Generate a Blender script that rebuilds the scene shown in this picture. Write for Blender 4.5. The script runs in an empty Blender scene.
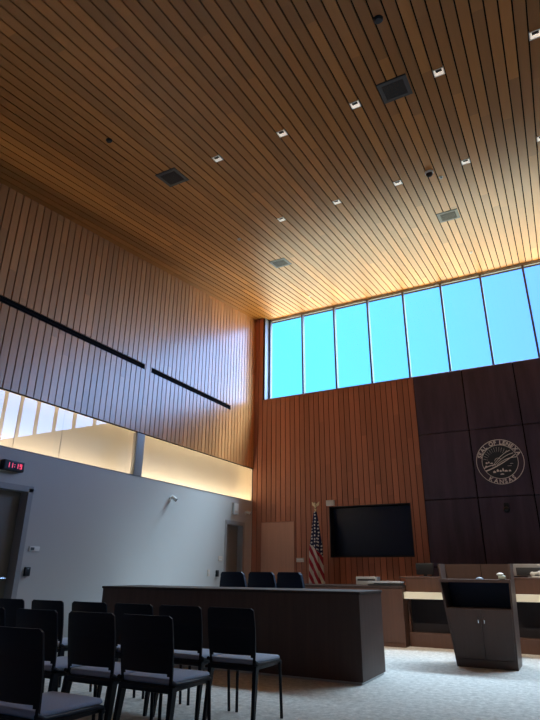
import bpy, bmesh, math, random
from mathutils import Vector, Matrix
random.seed(7)
SC = bpy.context.scene
COL = SC.collection
PI = math.pi

# ------------------------------------------------------------------ numbers of the place (metres)
XL, XR = -6.40, 4.45           # left and right wall faces
YB, YR = 11.16, -3.0           # back (window) wall face, rear wall
EYE = 1.10
SL = 0.13215                   # rise of the ceiling per metre towards the window
ZC = 7.24                      # ceiling height at the back wall
def zc(y): return ZC + SL * (y - YB)
GZ, WZ = 2.615, 3.36           # top of the grey wall, bottom of the upper timber
SILL = 5.03

# ------------------------------------------------------------------ materials
def nt(name):
    m = bpy.data.materials.new(name); m.use_nodes = True
    t = m.node_tree; b = t.nodes['Principled BSDF']
    return m, t, b
def N(t, kind, **kw):
    n = t.nodes.new(kind)
    for k, v in kw.items(): setattr(n, k, v)
    return n
def math_node(t, op, a, b=None):
    n = N(t, 'ShaderNodeMath', operation=op)
    for i, v in enumerate((a, b)):
        if v is None: continue
        if isinstance(v, (int, float)): n.inputs[i].default_value = v
        else: t.links.new(v, n.inputs[i])
    return n.outputs[0]
def rgb(t, c):
    n = N(t, 'ShaderNodeRGB'); n.outputs[0].default_value = (*c, 1); return n.outputs[0]
def mixc(t, fac, a, b, mode='MIX'):
    n = N(t, 'ShaderNodeMix', data_type='RGBA', blend_type=mode)
    for s, v in ((n.inputs[0], fac), (n.inputs[6], a), (n.inputs[7], b)):
        if isinstance(v, (int, float)): s.default_value = v
        elif isinstance(v, tuple): s.default_value = (*v, 1)
        else: t.links.new(v, s)
    return n.outputs[2]
def plain(name, c, rough=0.5, metal=0.0, noise=0.06, scale=8.0, spec=0.5, emit=None, estr=0.0):
    m, t, b = nt(name)
    tc = N(t, 'ShaderNodeTexCoord'); nz = N(t, 'ShaderNodeTexNoise')
    nz.inputs['Scale'].default_value = scale; nz.inputs['Detail'].default_value = 4
    t.links.new(tc.outputs['Object'], nz.inputs['Vector'])
    lo = tuple(x * (1 - noise) for x in c); hi = tuple(min(1, x * (1 + noise)) for x in c)
    t.links.new(mixc(t, nz.outputs['Fac'], lo, hi), b.inputs['Base Color'])
    b.inputs['Roughness'].default_value = rough; b.inputs['Metallic'].default_value = metal
    b.inputs['Specular IOR Level'].default_value = spec
    if emit:
        b.inputs['Emission Color'].default_value = (*emit, 1); b.inputs['Emission Strength'].default_value = estr
    return m
def wood(name, c, along, across=None, pitch=0.125, off=0.0, var=0.22, rough=0.42, grain=0.25, spec=0.5, length=2.6, fine=26.0):
    """Timber with the grain running along axis `along` (0,1,2); planks counted along axis `across`."""
    m, t, b = nt(name)
    tc = N(t, 'ShaderNodeTexCoord'); mp = N(t, 'ShaderNodeMapping')
    sc = [fine] * 3; sc[along] = 0.9
    mp.inputs['Scale'].default_value = sc
    t.links.new(tc.outputs['Object'], mp.inputs['Vector'])
    nz = N(t, 'ShaderNodeTexNoise'); nz.inputs['Scale'].default_value = 1.0; nz.inputs['Detail'].default_value = 5
    nz.inputs['Roughness'].default_value = 0.6
    t.links.new(mp.outputs[0], nz.inputs['Vector'])
    lo = tuple(x * (1 - grain) for x in c); hi = tuple(min(1, x * (1 + grain)) for x in c)
    col = mixc(t, nz.outputs['Fac'], lo, hi)
    if across is not None:
        sp = N(t, 'ShaderNodeSeparateXYZ'); t.links.new(tc.outputs['Object'], sp.inputs[0])
        pid = math_node(t, 'FLOOR', math_node(t, 'DIVIDE', math_node(t, 'SUBTRACT', sp.outputs[across], off), pitch))
        w1 = N(t, 'ShaderNodeTexWhiteNoise', noise_dimensions='1D'); t.links.new(pid, w1.inputs['W'])
        seg = math_node(t, 'FLOOR', math_node(t, 'ADD', math_node(t, 'DIVIDE', sp.outputs[along], length), math_node(t, 'MULTIPLY', w1.outputs[0], 7.0)))
        w2 = N(t, 'ShaderNodeTexWhiteNoise', noise_dimensions='1D')
        t.links.new(math_node(t, 'ADD', math_node(t, 'MULTIPLY', pid, 17.31), math_node(t, 'MULTIPLY', seg, 3.77)), w2.inputs['W'])
        k = math_node(t, 'ADD', math_node(t, 'MULTIPLY', math_node(t, 'POWER', w2.outputs[0], 2.0), 2 * var), 1 - 0.7 * var)
        cb = N(t, 'ShaderNodeCombineXYZ')
        for i in range(3): t.links.new(k, cb.inputs[i])
        col = mixc(t, 1.0, col, cb.outputs[0], 'MULTIPLY')
    t.links.new(col, b.inputs['Base Color'])
    b.inputs['Roughness'].default_value = rough; b.inputs['Specular IOR Level'].default_value = spec
    return m
def carpet(name):
    m, t, b = nt(name)
    tc = N(t, 'ShaderNodeTexCoord')
    n1 = N(t, 'ShaderNodeTexNoise'); n1.inputs['Scale'].default_value = 16; n1.inputs['Detail'].default_value = 6; n1.inputs['Roughness'].default_value = 0.75
    n2 = N(t, 'ShaderNodeTexVoronoi'); n2.inputs['Scale'].default_value = 42
    for n in (n1, n2): t.links.new(tc.outputs['Object'], n.inputs['Vector'])
    r = N(t, 'ShaderNodeValToRGB'); t.links.new(n1.outputs['Fac'], r.inputs[0])
    r.color_ramp.elements[0].position = 0.36; r.color_ramp.elements[0].color = (0.40, 0.385, 0.36, 1)
    r.color_ramp.elements[1].position = 0.64; r.color_ramp.elements[1].color = (0.80, 0.775, 0.73, 1)
    col = mixc(t, math_node(t, 'MULTIPLY', n2.outputs['Distance'], 0.6), r.outputs[0], (0.52, 0.50, 0.47))
    t.links.new(col, b.inputs['Base Color']); b.inputs['Roughness'].default_value = 0.95; b.inputs['Specular IOR Level'].default_value = 0.1
    bp = N(t, 'ShaderNodeBump'); bp.inputs['Strength'].default_value = 0.4; bp.inputs['Distance'].default_value = 0.01
    t.links.new(n1.outputs['Fac'], bp.inputs['Height']); t.links.new(bp.outputs[0], b.inputs['Normal'])
    return m
def glass(name, tint, refl_ior=1.5, rough=0.0):
    m = bpy.data.materials.new(name); m.use_nodes = True; t = m.node_tree; t.nodes.clear()
    o = N(t, 'ShaderNodeOutputMaterial'); mx = N(t, 'ShaderNodeMixShader'); tr = N(t, 'ShaderNodeBsdfTransparent'); gl = N(t, 'ShaderNodeBsdfGlossy')
    fr = N(t, 'ShaderNodeFresnel'); fr.inputs['IOR'].default_value = refl_ior
    geo = N(t, 'ShaderNodeNewGeometry')
    fac = math_node(t, 'MULTIPLY', fr.outputs[0], math_node(t, 'SUBTRACT', 1.0, geo.outputs['Backfacing']))
    tr.inputs[0].default_value = (*tint, 1); gl.inputs['Roughness'].default_value = rough
    t.links.new(fac, mx.inputs[0]); t.links.new(tr.outputs[0], mx.inputs[1]); t.links.new(gl.outputs[0], mx.inputs[2])
    t.links.new(mx.outputs[0], o.inputs[0])
    return m
def flag_mat(name):
    m, t, b = nt(name)
    uv = N(t, 'ShaderNodeUVMap'); uv.uv_map = 'cloth'
    sp = N(t, 'ShaderNodeSeparateXYZ'); t.links.new(uv.outputs[0], sp.inputs[0])
    u, v = sp.outputs[0], sp.outputs[1]            # metres across and down the cloth
    c = math_node(t, 'SUBTRACT', v, math_node(t, 'MULTIPLY', u, 1.9))
    s = math_node(t, 'GREATER_THAN', math_node(t, 'FRACT', math_node(t, 'DIVIDE', math_node(t, 'ADD', c, 5.0), 0.26)), 0.5)
    stripes = mixc(t, s, (0.72, 0.64, 0.55), (0.42, 0.018, 0.035))
    vo = N(t, 'ShaderNodeTexVoronoi', voronoi_dimensions='2D'); vo.inputs['Scale'].default_value = 15; vo.inputs['Randomness'].default_value = 0.25
    t.links.new(uv.outputs[0], vo.inputs['Vector'])
    st = math_node(t, 'LESS_THAN', vo.outputs['Distance'], 0.27)
    canton = mixc(t, st, (0.012, 0.016, 0.06), (0.72, 0.70, 0.66))
    edge = math_node(t, 'LESS_THAN', math_node(t, 'SUBTRACT', v, math_node(t, 'MULTIPLY', u, 0.9)), 0.60)
    t.links.new(mixc(t, edge, stripes, canton), b.inputs['Base Color'])
    b.inputs['Roughness'].default_value = 0.75
    return m

M = {}
M['ceil'] = wood('ceiling_timber', (0.43, 0.172, 0.036), 1, 0, 0.125, XL, var=0.20, rough=0.42, grain=0.12, spec=0.75)
M['wall_wood'] = wood('wall_timber', (0.62, 0.275, 0.095), 2, 1, 0.125, YR, var=0.16, rough=0.30, grain=0.14, spec=1.0)
M['back_wood'] = wood('back_timber', (0.48, 0.185, 0.105), 2, 0, 0.1231, XL, var=0.16, rough=0.5, grain=0.16, spec=0.4)
M['door_wood'] = wood('door_veneer', (0.66, 0.34, 0.22), 2, rough=0.5, grain=0.12)
M['gap'] = plain('dark_gap', (0.012, 0.009, 0.008), 0.9, spec=0.1)
M['panel'] = wood('dark_panel_veneer', (0.078, 0.054, 0.080), 2, rough=0.45, grain=0.8, fine=6.0)
M['walnut'] = wood('dark_walnut', (0.070, 0.042, 0.036), 2, rough=0.5, spec=0.3, grain=0.35, fine=18.0)
M['bench'] = wood('walnut_bench', (0.090, 0.042, 0.028), 2, rough=0.42, grain=0.35, fine=18.0)
M['knee'] = wood('shaded_knee_recess', (0.020, 0.016, 0.018), 2, rough=0.8, grain=0.2, spec=0.15)  # near-black base carries the shade of the knee recess
M['walnut_top'] = wood('walnut_top', (0.045, 0.028, 0.024), 0, rough=0.6, spec=0.2, grain=0.35, fine=18.0)
M['lectern'] = wood('lectern_laminate', (0.075, 0.044, 0.036), 2, rough=0.45, grain=0.22, fine=22.0)
M['grey'] = plain('grey_paint', (0.52, 0.518, 0.505), 0.55, noise=0.03, scale=1.5, spec=0.4)
M['doorgrey'] = plain('door_grey_paint', (0.20, 0.185, 0.16), 0.4, noise=0.04, scale=1.5)
M['framegrey'] = plain('frame_grey_paint', (0.33, 0.33, 0.335), 0.45, noise=0.03)
M['cream'] = plain('cream_plaster', (0.80, 0.74, 0.63), 0.8, noise=0.03, scale=1.2, spec=0.2)
M['counter'] = plain('cream_solid_surface', (0.92, 0.85, 0.68), 0.4, noise=0.02)
M['carpet'] = carpet('grey_carpet')
M['alu'] = plain('aluminium', (0.50, 0.52, 0.54), 0.35, 0.9, noise=0.03)
M['mullion'] = plain('anodised_mullion', (0.10, 0.12, 0.16), 0.45, 0.0, noise=0.03)
M['headgrey'] = plain('head_frame_paint', (0.62, 0.68, 0.70), 0.6, noise=0.02, spec=0.3)
M['revealmetal'] = plain('light_metal_lining', (0.20, 0.24, 0.32), 0.4, 0.0, noise=0.02)
M['glass'] = glass('window_glass', (0.93, 1.0, 1.0), 1.35)
M['glass2'] = glass('clerestory_glass', (0.95, 0.95, 0.93), 2.0)
M['screen'] = plain('screen_black', (0.005, 0.012, 0.034), 0.25, noise=0.0)
M['black'] = plain('black_plastic', (0.012, 0.013, 0.016), 0.45, noise=0.05)
M['chairblack'] = plain('chair_black_plastic', (0.004, 0.006, 0.014), 0.42, noise=0.08, scale=30, spec=0.3)
M['legblack'] = plain('black_steel', (0.005, 0.007, 0.014), 0.45, 0.0, spec=0.25, noise=0.05)
M['seat'] = plain('seat_grey_fabric', (0.46, 0.54, 0.68), 0.75, noise=0.18, scale=160, spec=0.3)  # grey fabric with the blue cast of the daylight put into its colour
M['navy'] = plain('navy_fabric', (0.012, 0.020, 0.045), 0.7, noise=0.15, scale=60, spec=0.3)
M['white'] = plain('white_plastic', (0.72, 0.72, 0.70), 0.4, noise=0.02)
M['offwhite'] = plain('beige_plate', (0.66, 0.58, 0.50), 0.5, noise=0.02)
M['silver'] = plain('silver_plastic', (0.42, 0.42, 0.43), 0.35, 0.3, noise=0.03)
M['trim'] = plain('downlight_white', (0.86, 0.88, 0.88), 0.35, noise=0.01)
M['lit'] = plain('lit_downlight', (0.9, 0.9, 0.88), 0.4, emit=(0.92, 1.0, 0.96), estr=0.9)
M['post'] = plain('grey_post_paint', (0.33, 0.34, 0.35), 0.5, noise=0.02)
M['ventdark'] = plain('grille_grey', (0.04, 0.043, 0.05), 0.5, 0.0, noise=0.05)
M['ventmid'] = plain('grille_frame', (0.075, 0.08, 0.09), 0.45, 0.0, noise=0.03)
M['chrome'] = plain('chrome', (0.75, 0.75, 0.76), 0.18, 1.0, noise=0.0)
M['gold'] = plain('gold_metal', (0.80, 0.64, 0.38), 0.4, 0.5, noise=0.05)
M['bronze'] = plain('seal_metal', (0.94, 0.87, 0.79), 0.5, 0.0, noise=0.05)
M['red'] = plain('red_digit', (0.6, 0.02, 0.05), 0.5, emit=(1.0, 0.10, 0.22), estr=0.9)
M['blueplastic'] = plain('blue_grey_plastic', (0.25, 0.33, 0.45), 0.4, noise=0.03)
M['greenish'] = plain('pale_green_plastic', (0.45, 0.52, 0.47), 0.4, noise=0.03)
M['flag'] = flag_mat('flag_cloth')
M['lamp'] = plain('warm_lamp', (1, 0.8, 0.5), 0.5, emit=(1.0, 0.62, 0.26), estr=3.0)

# ------------------------------------------------------------------ mesh helpers
class MB:
    def __init__(s): s.bm = bmesh.new()
    def box(s, x0, x1, y0, y1, z0, z1, bevel=0.0, seg=2, mat=None):
        r = bmesh.ops.create_cube(s.bm, size=1.0)
        vs = r['verts']
        bmesh.ops.scale(s.bm, vec=(x1 - x0, y1 - y0, z1 - z0), verts=vs)
        bmesh.ops.translate(s.bm, vec=((x0 + x1) / 2, (y0 + y1) / 2, (z0 + z1) / 2), verts=vs)
        if bevel > 0:
            es = list({e for v in vs for e in v.link_edges})
            q = bmesh.ops.bevel(s.bm, geom=es, offset=bevel, segments=seg, profile=0.5, affect='EDGES')
            vs = list({v for f in q['faces'] for v in f.verts} | {v for v in vs if v.is_valid})
        if mat is not None: bmesh.ops.transform(s.bm, matrix=mat, verts=[v for v in vs if v.is_valid])
        return s
    def hexa(s, p):
        """Eight points: four round one end, four round the other."""
        v = [s.bm.verts.new(q) for q in p]
        for f in ((3, 2, 1, 0), (4, 5, 6, 7), (0, 1, 5, 4), (1, 2, 6, 5), (2, 3, 7, 6), (3, 0, 4, 7)):
            s.bm.faces.new([v[i] for i in f])
        return s
    def cyl(s, p0, p1, r0, r1=None, n=14, cap=True):
        p0, p1 = Vector(p0), Vector(p1); r1 = r0 if r1 is None else r1
        d = (p1 - p0).normalized()
        a = d.orthogonal().normalized(); b = d.cross(a)
        A = [s.bm.verts.new(p0 + (a * math.cos(2 * PI * i / n) + b * math.sin(2 * PI * i / n)) * r0) for i in range(n)]
        B = [s.bm.verts.new(p1 + (a * math.cos(2 * PI * i / n) + b * math.sin(2 * PI * i / n)) * r1) for i in range(n)]
        for i in range(n):
            s.bm.faces.new((A[i], A[(i + 1) % n], B[(i + 1) % n], B[i]))
        if cap:
            s.bm.faces.new(A[::-1]); s.bm.faces.new(B)
        return s
    def tube(s, pts, r, n=10):
        pts = [Vector(p) for p in pts]; rings = []
        for i, p in enumerate(pts):
            d = (pts[min(i + 1, len(pts) - 1)] - pts[max(i - 1, 0)]).normalized()
            up = Vector((0, 0, 1)) if abs(d.z) < 0.95 else Vector((0, 1, 0))
            a = d.cross(up).normalized(); b = d.cross(a)
            rings.append([s.bm.verts.new(p + (a * math.cos(2 * PI * k / n) + b * math.sin(2 * PI * k / n)) * r) for k in range(n)])
        for A, B in zip(rings, rings[1:]):
            for k in range(n): s.bm.faces.new((A[k], A[(k + 1) % n], B[(k + 1) % n], B[k]))
        s.bm.faces.new(rings[0][::-1]); s.bm.faces.new(rings[-1])
        return s
    def lathe(s, prof, c=(0, 0, 0), axis='z', n=24):
        rings = []
        c = Vector(c)
        for r, h in prof:
            ring = []
            for k in range(n):
                a = 2 * PI * k / n
                q = {'z': Vector((r * math.cos(a), r * math.sin(a), h)), 'x': Vector((h, r * math.cos(a), r * math.sin(a))),
                     'y': Vector((r * math.cos(a), h, r * math.sin(a)))}[axis]
                ring.append(s.bm.verts.new(c + q))
            rings.append(ring)
        for A, B in zip(rings, rings[1:]):
            for k in range(n): s.bm.faces.new((A[k], A[(k + 1) % n], B[(k + 1) % n], B[k]))
        s.bm.faces.new(rings[0][::-1]); s.bm.faces.new(rings[-1])
        return s
    def ell(s, c, r, n=14):
        q = bmesh.ops.create_uvsphere(s.bm, u_segments=n, v_segments=max(6, n // 2), radius=1.0)['verts']
        bmesh.ops.scale(s.bm, vec=r, verts=q); bmesh.ops.translate(s.bm, vec=c, verts=q)
        return s
    def prism(s, poly, y0, y1):
        """A polygon in x,z pushed from y0 to y1."""
        A = [s.bm.verts.new((x, y0, z)) for x, z in poly]; B = [s.bm.verts.new((x, y1, z)) for x, z in poly]
        n = len(poly)
        s.bm.faces.new(A); s.bm.faces.new(B[::-1])
        for i in range(n): s.bm.faces.new((A[i], B[i], B[(i + 1) % n], A[(i + 1) % n]))
        return s
    def build(s, name, mat, parent=None, smooth=True, label=None):
        bmesh.ops.recalc_face_normals(s.bm, faces=s.bm.faces)
        me = bpy.data.meshes.new(name); s.bm.to_mesh(me); s.bm.free()
        if smooth:
            me.polygons.foreach_set('use_smooth', [True] * len(me.polygons))
            me.set_sharp_from_angle(angle=math.radians(35))
        me.materials.append(M[mat] if isinstance(mat, str) else mat)
        o = bpy.data.objects.new(name, me); COL.objects.link(o)
        if parent: o.parent = parent
        if label: o['label'] = label
        return o
def thing(name, label, cat, loc=(0, 0, 0), rz=0.0, group=None):
    o = bpy.data.objects.new(name, None); COL.objects.link(o)
    o.empty_display_size = 0.2; o.location = loc; o.rotation_euler = (0, 0, rz)
    return tag(o, label, cat, group)
def tag(o, label, cat, group=None):
    o['label'] = label; o['category'] = cat
    if group: o['group'] = group
    return o
def struct(o, label, cat):
    o['kind'] = 'structure'; o['label'] = label; o['category'] = cat
    return o
def dup(root, loc, label, rz=None):
    r = root.copy(); COL.objects.link(r); r.location = loc; r['label'] = label
    if rz is not None: r.rotation_euler = (0, 0, rz)
    for ch in list(root.children):
        c = ch.copy(); COL.objects.link(c); c.parent = r
        for g in list(ch.children):
            d = g.copy(); COL.objects.link(d); d.parent = c
    return r
def holes_boxes(u0, u1, v0, v1, holes):
    """Rectangles that cover (u0..u1, v0..v1) except the holes."""
    us = sorted({u0, u1} | {min(max(h[i], u0), u1) for h in holes for i in (0, 1)})
    out = []
    for a, b in zip(us, us[1:]):
        if b - a < 1e-6: continue
        cuts = sorted((max(h[2], v0), min(h[3], v1)) for h in holes if h[0] <= a + 1e-6 and h[1] >= b - 1e-6)
        z = v0
        for c, d in cuts:
            if c > z + 1e-6: out.append((a, b, z, c))
            z = max(z, d)
        if z < v1 - 1e-6: out.append((a, b, z, v1))
    return out

# ------------------------------------------------------------------ the setting
f = MB(); f.box(XL - 0.6, XR + 0.3, YR - 0.3, YB + 0.3, -0.2, 0.0)
struct(f.build('floor', 'carpet'), 'pale grey flecked carpet covering the whole room', 'floor')

# ceiling: boards running towards the window, dark gaps between
c = MB(); y0, y1 = YR, YB + 0.235
n = int(round((XR - XL) / 0.125))
for i in range(n + 1):
    a = XL + i * 0.125 + 0.008; b = min(a + 0.109, XR)
    if b - a < 0.02: continue
    c.hexa([(a, y0, zc(y0)), (b, y0, zc(y0)), (b, y1, zc(y1)), (a, y1, zc(y1)),
            (a, y0, zc(y0) + 0.02), (b, y0, zc(y0) + 0.02), (b, y1, zc(y1) + 0.02), (a, y1, zc(y1) + 0.02)])
ceiling = struct(c.build('ceiling', 'ceil', smooth=False), 'sloping ceiling of narrow honey-coloured timber boards', 'ceiling')
k = MB(); y1 = YB + 0.3
k.hexa([(XL - 0.6, y0 - 0.3, zc(y0 - 0.3) + 0.02), (XR + 0.3, y0 - 0.3, zc(y0 - 0.3) + 0.02), (XR + 0.3, y1, zc(y1) + 0.02), (XL - 0.6, y1, zc(y1) + 0.02),
        (XL - 0.6, y0 - 0.3, zc(y0) + 0.3), (XR + 0.3, y0 - 0.3, zc(y0) + 0.3), (XR + 0.3, y1, zc(y1) + 0.3), (XL - 0.6, y1, zc(y1) + 0.3)])
k.build('ceiling_backing', 'gap', ceiling, smooth=False)

# left wall, lower: painted grey with two door recesses
D1 = (4.10, 5.11, 0.0, 2.13); D2 = (10.06, 10.80, 0.0, 2.085)
w = MB()
for a, b, z0, z1 in holes_boxes(YR, YB, 0.0, 2.2, [D1, D2]): w.box(XL - 0.30, XL, a, b, z0, z1)
w.box(XL - 0.06, XL, YR, YB, 2.2, GZ)
for d in (D1, D2): w.box(XL - 0.60, XL - 0.30, d[0] - 0.1, d[1] + 0.1, 0.0, 2.2)
wl = struct(w.build('wall_left', 'grey', smooth=False), 'smooth grey painted lower wall on the left', 'wall')
cap = MB(); cap.box(XL - 0.02, XL + 0.004, YR, YB, GZ - 0.012, GZ + 0.004); cap.build('wall_cap', 'framegrey', wl, smooth=False)
# clerestory recess behind glass above the grey wall
r = MB(); r.box(XL - 0.42, XL - 0.36, YR, YB + 0.8, 2.2, WZ + 0.3); r.box(XL - 0.40, XL - 0.061, YR, YB + 0.8, 2.2, 2.215)
r.box(XL - 0.40, XL - 0.041, YR, YB + 0.8, WZ + 0.12, WZ + 0.16); r.box(XL - 0.40, XL - 0.03, YB + 0.78, YB + 0.8, 2.2, WZ + 0.13); r.box(XL - 0.05, XL - 0.021, YB + 0.01, YB + 0.8, 2.2, WZ + 0.16)
r.build('recess_lining', 'cream', wl, smooth=False)
# left wall, upper: vertical boards, with a long dark slot
u = MB(); SLOTS = [(1.0, 7.10), (7.28, 10.06)]; SZ = (4.52, 4.625)
n = int(round((YB - YR) / 0.125))
for i in range(n + 1):
    a = YR + i * 0.125 + 0.0095; b = min(a + 0.106, YB)
    if b - a < 0.02: continue
    parts = holes_boxes(a, b, WZ, 99, [(s0, s1, *SZ) for s0, s1 in SLOTS])
    for p, q, z0, z1 in parts:
        if z1 < 90: u.box(XL - 0.01, XL + 0.02, p, q, z0, z1)
        else: u.hexa([(XL - 0.01, p, z0), (XL + 0.02, p, z0), (XL + 0.02, q, z0), (XL - 0.01, q, z0),
                      (XL - 0.01, p, zc(p)), (XL + 0.02, p, zc(p)), (XL + 0.02, q, zc(q)), (XL - 0.01, q, zc(q))])
wu = struct(u.build('wall_left_upper', 'wall_wood', smooth=False), 'upper left wall of vertical honey-coloured timber boards', 'wall')
k = MB(); k.hexa([(XL - 0.04, YR, WZ), (XL - 0.01, YR, WZ), (XL - 0.01, YB + 0.3, WZ), (XL - 0.04, YB + 0.3, WZ),
                  (XL - 0.04, YR, zc(YR)), (XL - 0.01, YR, zc(YR)), (XL - 0.01, YB + 0.3, zc(YB + 0.3)), (XL - 0.04, YB + 0.3, zc(YB + 0.3))])
k.build('board_backing', 'gap', wu, smooth=False)
k = MB(); k.box(XL - 0.02, XL + 0.024, YR, YB, WZ - 0.006, WZ); k.build('bottom_edge', 'gap', wu, smooth=False)
for nm, (s0, s1), lb in (('a', SLOTS[0], 'long black slot diffuser on the left timber wall, the part nearer the viewer'),
                         ('b', SLOTS[1], 'shorter black slot diffuser on the left timber wall, close to the window')):
    t = thing('slot_diffuser', lb, 'air diffuser', (XL, s0, SZ[0]))
    q = MB(); q.box(-0.009, 0.004, 0.004, s1 - s0 - 0.004, 0.003, SZ[1] - SZ[0] - 0.003); q.build('backing', 'gap', t, smooth=False)
    q = MB()
    for z in (0.03, 0.07): q.box(0.004, 0.016, 0.004, s1 - s0 - 0.004, z, z + 0.006)
    q.build('blade', 'gap', t, smooth=False)
# glass of the clerestory band and its post
p = MB(); p.box(XL - 0.07, XL + 0.018, 7.075, 7.28, GZ + 0.004, WZ - 0.012, 0.006)
struct(p.build('trim_1', 'post'), 'grey metal post between the two lit glass bands on the left', 'post')
for i, (a, b, joints, lb) in enumerate(((YR, 7.075, (-1.6, 0.0, 1.6, 3.15, 4.72, 5.50), 'long glass band mirroring the big window, above the grey wall'),
                                        (7.28, YB, (), 'glowing cream glass band between the metal post and the corner'))):
    g = MB(); g.box(XL - 0.022, XL - 0.010, a + 0.002, b - 0.002, GZ + 0.004, WZ - 0.012)
    o = struct(g.build('window_%d' % (i + 2), 'glass2', smooth=False), lb, 'window')
    if joints:
        j = MB()
        for y in joints: j.box(XL - 0.026, XL - 0.0225, y - 0.004, y + 0.004, GZ + 0.004, WZ - 0.012)
        j.build('glass_joint', 'offwhite', o, smooth=False)

# doors in the grey wall
def grey_door(name, d, depth, lb, hinge_lo, handle=True):
    t = thing(name, lb, 'door', (XL, (d[0] + d[1]) / 2, 0)); t['kind'] = 'structure'
    hw = (d[1] - d[0]) / 2; h = d[3]
    q = MB(); fw = 0.045
    q.box(-depth - 0.05, 0.008, -hw - 0.03, -hw + fw, 0, h + 0.0); q.box(-depth - 0.05, 0.008, hw - fw, hw + 0.03, 0, h)
    q.box(-depth - 0.05, 0.008, -hw - 0.03, hw + 0.03, h - fw, h + 0.03)
    q.build('door_frame', 'framegrey', t, smooth=False)
    q = MB(); q.box(-depth - 0.045, -depth, -hw + fw + 0.003, hw - fw - 0.003, 0.008, h - fw - 0.003)
    leaf = q.build('door_leaf', 'doorgrey', t, smooth=False)
    if handle:
        s = -1 if not hinge_lo else 1
        y = s * (hw - fw - 0.07)
        q = MB(); q.cyl((-depth, y, 1.0), (-depth + 0.008, y, 1.0), 0.028); q.cyl((-depth, y, 1.0), (-depth + 0.055, y, 1.0), 0.010)
        q.tube([(-depth + 0.055, y + s * 0.01, 1.0), (-depth + 0.057, y - s * 0.05, 1.0), (-depth + 0.055, y - s * 0.12, 0.998)], 0.010)
        q.build('door_handle', 'chrome', leaf)
grey_door('door_1', D1, 0.14, 'grey door in a deep frame at the left edge, under the clock', True)
grey_door('door_2', D2, 0.13, 'narrow grey door near the corner beside the timber wall', False)

# back wall: boards below the window with a wood door and a screen niche, dark panels in the middle
DX0, DX1 = -2.46, 0.50
NICHE = (-4.50, -2.75, 1.38, 2.405)
WDOOR = (-6.17, -5.32, 0.0, 2.145)
w = MB()
for a, b, z0, z1 in holes_boxes(XL - 0.02, XR + 0.3, 0.0, SILL - 0.01, [NICHE]): w.box(a, b, YB + 0.018, YB + 0.30, z0, z1)
w.box(NICHE[0] - 0.05, NICHE[1] + 0.05, YB + 0.30, YB + 0.36, NICHE[2] - 0.05, NICHE[3] + 0.05)
w.box(XL - 0.02, -6.10, YB + 0.018, YB + 0.30, SILL - 0.01, zc(YB) + 0.3); w.box(4.15, XR + 0.3, YB + 0.018, YB + 0.30, SILL - 0.01, zc(YB) + 0.3)
wb = struct(w.build('wall_back', 'gap', smooth=False), 'back wall below the big window', 'wall')
q = MB()
def boards(x0, x1):
    n = int(round((x1 - x0) / 0.1231))
    pt = (x1 - x0) / n
    for i in range(n):
        a = x0 + i * pt + 0.007; b = x0 + (i + 1) * pt - 0.007
        tops = ((a, b, SILL - 0.002),)
        if b < -6.10 or a > 4.15: top = zc(YB)
        else: top = SILL - 0.004
        for p_, q_, z0, z1 in holes_boxes(a, b, 0.0, top, [NICHE, WDOOR]):
            if q_ - p_ > 0.004: q.box(p_, q_, YB, YB + 0.020, z0, z1)
boards(XL, DX0); boards(DX1, XR)
q.build('timber_boards', 'back_wood', wb, smooth=False)
px = [DX0, -1.457, -0.478, DX1]; pz = [0.0, 1.20, 2.43, 3.742, SILL - 0.004]
for i in range(3):
    for j in range(4):
        q = MB(); q.box(px[i] + 0.012, px[i + 1] - 0.012, YB - 0.035, YB + 0.020, pz[j] + 0.009, pz[j + 1] - 0.009, 0.003, 1)
        q.build('dark_panel', 'panel', wb, smooth=False)
q = MB()
q.box(NICHE[0], NICHE[0] + 0.012, YB + 0.001, YB + 0.30, NICHE[2], NICHE[3]); q.box(NICHE[1] - 0.012, NICHE[1], YB + 0.001, YB + 0.30, NICHE[2], NICHE[3])
q.box(NICHE[0], NICHE[1], YB + 0.001, YB + 0.30, NICHE[2], NICHE[2] + 0.012); q.box(NICHE[0], NICHE[1], YB + 0.001, YB + 0.30, NICHE[3] - 0.012, NICHE[3])
q.build('niche_lining', 'black', wb, smooth=False)
t = thing('door_3', 'flat reddish timber door in the back wall left of the flag', 'door', (-5.745, YB, 0)); t['kind'] = 'structure'
q = MB(); q.box(-0.405, 0.405, -0.004, 0.016, 0.008, 2.125, 0.002, 1); q.build('door_leaf', 'door_wood', t, smooth=False)
q = MB(); q.box(-0.425, -0.408, -0.012, 0.016, 0, 2.145); q.box(0.408, 0.425, -0.012, 0.016, 0, 2.145); q.box(-0.425, 0.425, -0.012, 0.016, 2.128, 2.145)
q.build('door_frame', 'back_wood', t, smooth=False)

# the big window
W0, W1 = -6.10, 4.15; GY = YB + 0.235
wn = thing('window_1', 'wide band of tall window panes under the ceiling showing blue sky', 'window', (0, 0, 0)); wn['kind'] = 'structure'
q = MB()
q.box(W0, W0 + 0.055, GY - 0.05, GY + 0.05, SILL, zc(GY)); q.box(W1 - 0.055, W1, GY - 0.05, GY + 0.05, SILL, zc(GY))
q.box(W0, W1, GY - 0.05, GY + 0.05, SILL, SILL + 0.035); 
q.build('window_frame', 'mullion', wn, smooth=False)
q = MB(); q.box(W0, W1, GY - 0.025, GY + 0.010, 7.226, 7.34); q.build('head_frame', 'headgrey', wn, smooth=False)
q = MB(); q.box(W0 + 0.002, W1 - 0.002, GY - 0.028, GY + 0.008, 7.208, 7.226); q.build('head_bead', 'mullion', wn, smooth=False)
q = MB(); q.box(W0 - 0.02, W0 + 0.002, YB - 0.002, GY + 0.05, SILL - 0.01, 7.235); q.box(W1 - 0.002, W1 + 0.02, YB - 0.002, GY + 0.05, SILL - 0.01, 7.235)
q.build('side_lining', 'revealmetal', wn, smooth=False)
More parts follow.
